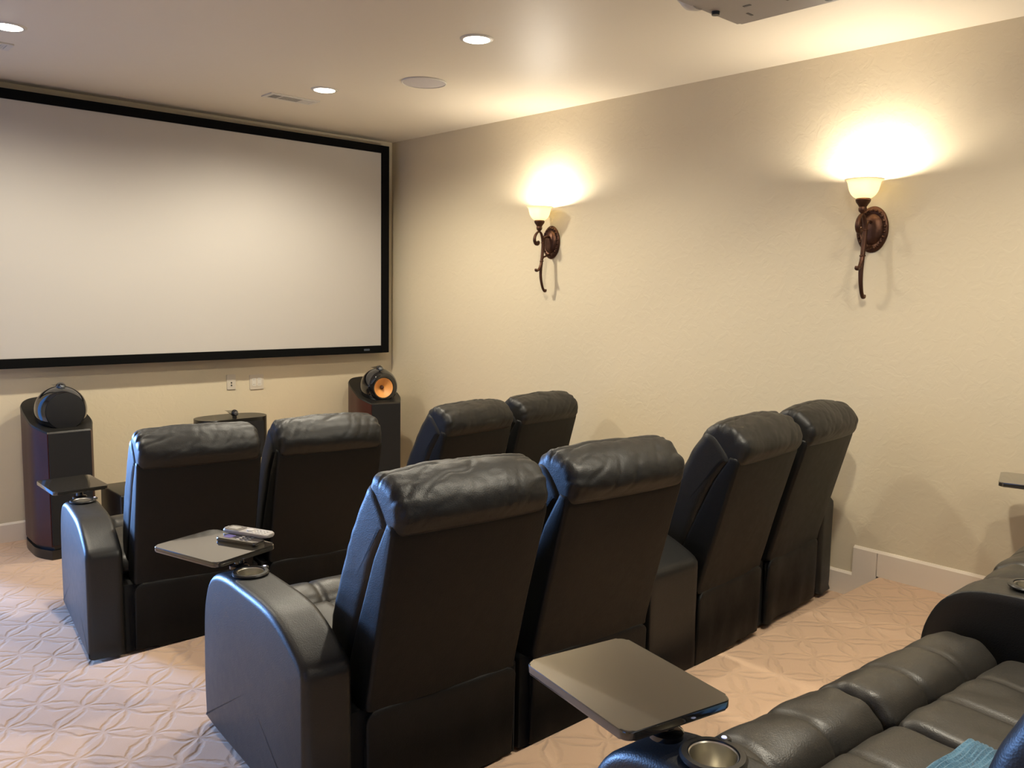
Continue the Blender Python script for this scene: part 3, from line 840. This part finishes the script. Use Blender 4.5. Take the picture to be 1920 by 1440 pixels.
R = math.radians
P1L = (-3.246, -2.334, R(-7.7), 0.0); P2L = (-3.228, -4.282, R(-4.7), Z2); P3L = (-3.217, -6.117, R(-4.7), Z3)
P1R = (-1.483, -2.517, R(5.4), 0.0); P2R = (-1.436, -4.351, R(4.5), Z2); P3R = (-1.440, -6.190, R(4.5), Z3)
PAIR_LEFT = {P1L: True, P2L: True, P3L: True, P1R: False, P2R: False, P3R: False}
G1, G2, G3 = 'recliners of the front row', 'recliners of the middle row', 'recliners of the back row'
recliner(P1L, 'black leather recliner with a small tray on its arm, beside the covered tall speaker', 0, 'L', 1, (.078, .70, R(8)), group=G1)
recliner(P1L, 'black armless front row recliner between the tray recliner and the orange-coned speaker', 1, None, 2, group=G1)
recliner(P1R, 'black front row recliner standing just right of the orange-coned speaker', 0, None, 3, group=G1)
recliner(P1R, 'black recliner at the wall end of the front row, under the first wall lamp', 1, 'R', 4, None, group=G1)
recliner(P2L, 'large black recliner whose arm holds the tray with two remotes', 0, 'L', 5, (.076, .70, R(21)), group=G2)
recliner(P2L, 'black armless recliner of the middle row, directly behind the big empty tray table', 1, None, 6, group=G2)
recliner(P2R, 'black recliner of the middle row standing just past the black wedge console', 0, None, 7, group=G2)
recliner(P2R, 'black recliner at the wall end of the middle row, beside the stepped baseboard', 1, 'R', 8, None, group=G2)
recliner(P3L, 'black back row recliner with the big empty tray table on its arm', 0, 'L', 9, (.075, .71, R(-6)), group=G3, lean=R(5))
recliner(P3L, 'black back row recliner whose tufted seat lies beside the wedge console with black cup holder', 1, None, 10, group=G3, lean=R(5))
recliner(P3R, 'black back row recliner glimpsed beyond the console, cut by the right edge of the photo', 0, None, 11, group=G3)
recliner(P3R, 'black back row recliner at the right wall, only its tray tip in the photo', 1, 'R', 12, (.050, .71, R(11)), group=G3)

# ------------------------------------------------------------------ wedge consoles between the pairs
def wedge(pl, pr_, label, seed, cup=None):
    X, Y, th, z0 = pl; XR, YR, thr, _ = pr_
    xe = AW+EG+2*SW+GAP+.042
    ymid = (Y+math.sin(th)*xe+YR)/2
    def edge(p, ang, x, y):
        # world point of a local (x,y)
        return (p[0]+math.cos(ang)*x-math.sin(ang)*y, p[1]+math.sin(ang)*x+math.cos(ang)*y)
    l0, l1 = edge(pl, th, xe, 0), edge(pl, th, xe, .87)
    r0, r1 = edge(pr_, thr, -.045, 0), edge(pr_, thr, -.045, .87)
    cx = (l0[0]+r0[0])/2; cy = (l0[1]+r0[1])/2
    t = empty('wedge_console', (cx, cy, z0)); tag(t, label, 'console', 'wedge consoles between the recliners')
    w0 = r0[0]-l0[0]; w1 = r1[0]-l1[0]; s0 = 0; s1 = (l1[0]+r1[0])/2-cx
    def xm(x, y, z):
        k = max(0, min(1, y/.87)); return s0+(s1-s0)*k+x*(w0+(w1-w0)*k)
    b = bmesh.new()
    def xm2(x, y, z): return xm(x, y, z)
    loft(b, ARM_P, -.5, .5, .028, 110, 12, 6, lambda u, v, y, z: .003*nz(y*3, z*3, v, seed), xm2, per=6)
    a = obj('body', b, ARM_L, t, True, 50)
    if cup:
        cut_holes(a, [cup], 'FAST'); cup_bits(a, *cup, led=False)
    return t
wedge(P1L, P1R, 'black leather wedge console of the front row, hidden between its middle recliners', 21)
wedge(P2L, P2R, 'black leather wedge console between the middle recliners of the middle row', 22)
wedge(P3L, P3R, 'black leather wedge console of the back row with a black cup holder on top', 23, cup=(.0137, .6031, .628))

# ------------------------------------------------------------------ small things
def remote(name, loc, rz, L, W, Hh, kind, label):
    t = empty(name, loc, rz); tag(t, label, 'remote control', 'remotes on the tray table')
    if kind == 's':
        b = bmesh.new(); slab(b, rounded_rect(L, W, .018, 6), 0, Hh, .005, 3); body = obj('body', b, SILVER, t, True, 35)
        b = bmesh.new(); slab(b, rounded_rect(L*.36, W*.86, .010, 5), Hh-.001, Hh+.0012, .0005, mat=Matrix.Translation((-L*.29, 0, 0))); obj('display_bezel', b, SMOKE, t)
        b = bmesh.new(); slab(b, rounded_rect(L*.2, W*.48, .004), Hh+.001, Hh+.0018, .0003, mat=Matrix.Translation((-L*.30, 0, 0))); obj('display', b, LCD, t)
        b = bmesh.new(); lathe(b, [(.0125, Hh-.001), (.0125, Hh+.003), (.009, Hh+.004), (0, Hh+.004)], 28, Matrix.Translation((L*.04, 0, 0)), cap=False); obj('dial', b, KEYS, t)
        for i in range(4):
            for j in range(3):
                b = bmesh.new(); box(b, -.0045, .0045, -.004, .004, Hh-.001, Hh+.0015, .001); obj('button', b, KEYS, t, loc=(L*.16+i*.015, (j-1)*.0145, 0))
    else:
        b = bmesh.new(); slab(b, rounded_rect(L, W, .014, 6), 0, Hh, .006, 3); body = obj('body', b, GLOSS, t, True, 35)
        b = bmesh.new(); slab(b, rounded_rect(L*.2, W*.55, .004), Hh-.001, Hh+.0008, .0003, mat=Matrix.Translation((-L*.28, 0, 0))); obj('display', b, BLUEDISP, t)
        for i in range(3):
            for j in range(3):
                b = bmesh.new(); box(b, -.006, .006, -.0045, .0045, Hh-.001, Hh+.0015, .001); obj('button', b, SILVER if i < 1 else KEYD, t, loc=(L*.0+i*.02, (j-1)*.016, 0))
    return t
TZ = Z2+.628+.0525
remote('remote_control', (-3.045, -3.495, TZ+.0005), R(-65), .18, .060, .014, 'b', 'black glossy remote control with a violet display, lying under the silver one')
remote('remote_control', (-3.000, -3.465, TZ+.0157), R(-66), .205, .058, .013, 's', 'silver remote control with a small display, resting on top of the black one')

def towel():
    # folded towel lying on the tufted seat of the near recliner
    b = bmesh.new(); n = 60
    grid = []
    for i in range(n+1):
        row = []
        for j in range(n+1):
            u = i/n-.5; v = j/n-.5
            e = min(.5-abs(u), .5-abs(v))
            z = .034*(1-math.exp(-e/.03))+.010*nz(u*4, v*4, 3)+.0025*math.sin(v*95+3*nz(u*5, v*5, 1))
            x = u*.40+.012*nz(v*4, 1, 9); y = v*.17+.010*nz(u*4, 5, 2)
            row.append(b.verts.new((x, y, z)))
        grid.append(row)
    for i in range(n):
        for j in range(n): b.faces.new((grid[i][j], grid[i+1][j], grid[i+1][j+1], grid[i][j+1]))
    edge = [e for e in b.edges if len(e.link_faces) == 1]
    r = bmesh.ops.extrude_edge_only(b, edges=edge)
    for v in [g for g in r['geom'] if isinstance(g, bmesh.types.BMVert)]: v.co.z = 0
    o = obj('towel', b, TOWEL, None, True, 60, loc=(-2.61, -5.795, Z3+.482), rot=(0, 0, R(-4)))
    tag(o, 'light blue ribbed towel lying on the tufted black seat in the lower right corner', 'towel')
towel()

# ------------------------------------------------------------------ light from the doorway, world, camera
def area(name, loc, target, size, energy, col, sy=None):
    ld = D.lights.new(name, 'AREA'); ld.energy = energy; ld.color = col; ld.size = size
    if sy: ld.shape = 'RECTANGLE'; ld.size_y = sy
    o = D.objects.new(name, ld); o.location = loc
    o.rotation_euler = (Vector(target)-Vector(loc)).to_track_quat('-Z', 'Y').to_euler()
    return link(o)
area('daylight', (-6.0, 7.0, 1.55), (-3.6, -3.0, .5), 1.3, 2500, (.25, .48, 1.0), 1.5)

w = D.worlds.new('outside'); w.use_nodes = True; bpy.context.scene.world = w
w.node_tree.nodes['Background'].inputs['Color'].default_value = (.13, .37, 1, 1)
w.node_tree.nodes['Background'].inputs['Strength'].default_value = 2.0

cam = D.cameras.new('camera'); co = D.objects.new('camera', cam); link(co)
cam.sensor_width = 36; cam.lens = 29.705; cam.clip_start = .05
MM = ((.73744115, .06155957, -.67260016), (-.67516273, .09420875, -.73162832), (.0183261, .99364739, .11103614))
CAMPOS = (-4.33680927, -6.3292559, 1.74174404)
co.matrix_world = Matrix([list(MM[i])+[CAMPOS[i]] for i in range(3)]+[[0, 0, 0, 1]])
sc = bpy.context.scene; sc.camera = co
sc.view_settings.view_transform = 'Standard'; sc.view_settings.look = 'None'
sc.view_settings.gamma = 1; sc.view_settings.use_curve_mapping = False
sc.view_settings.exposure = 0
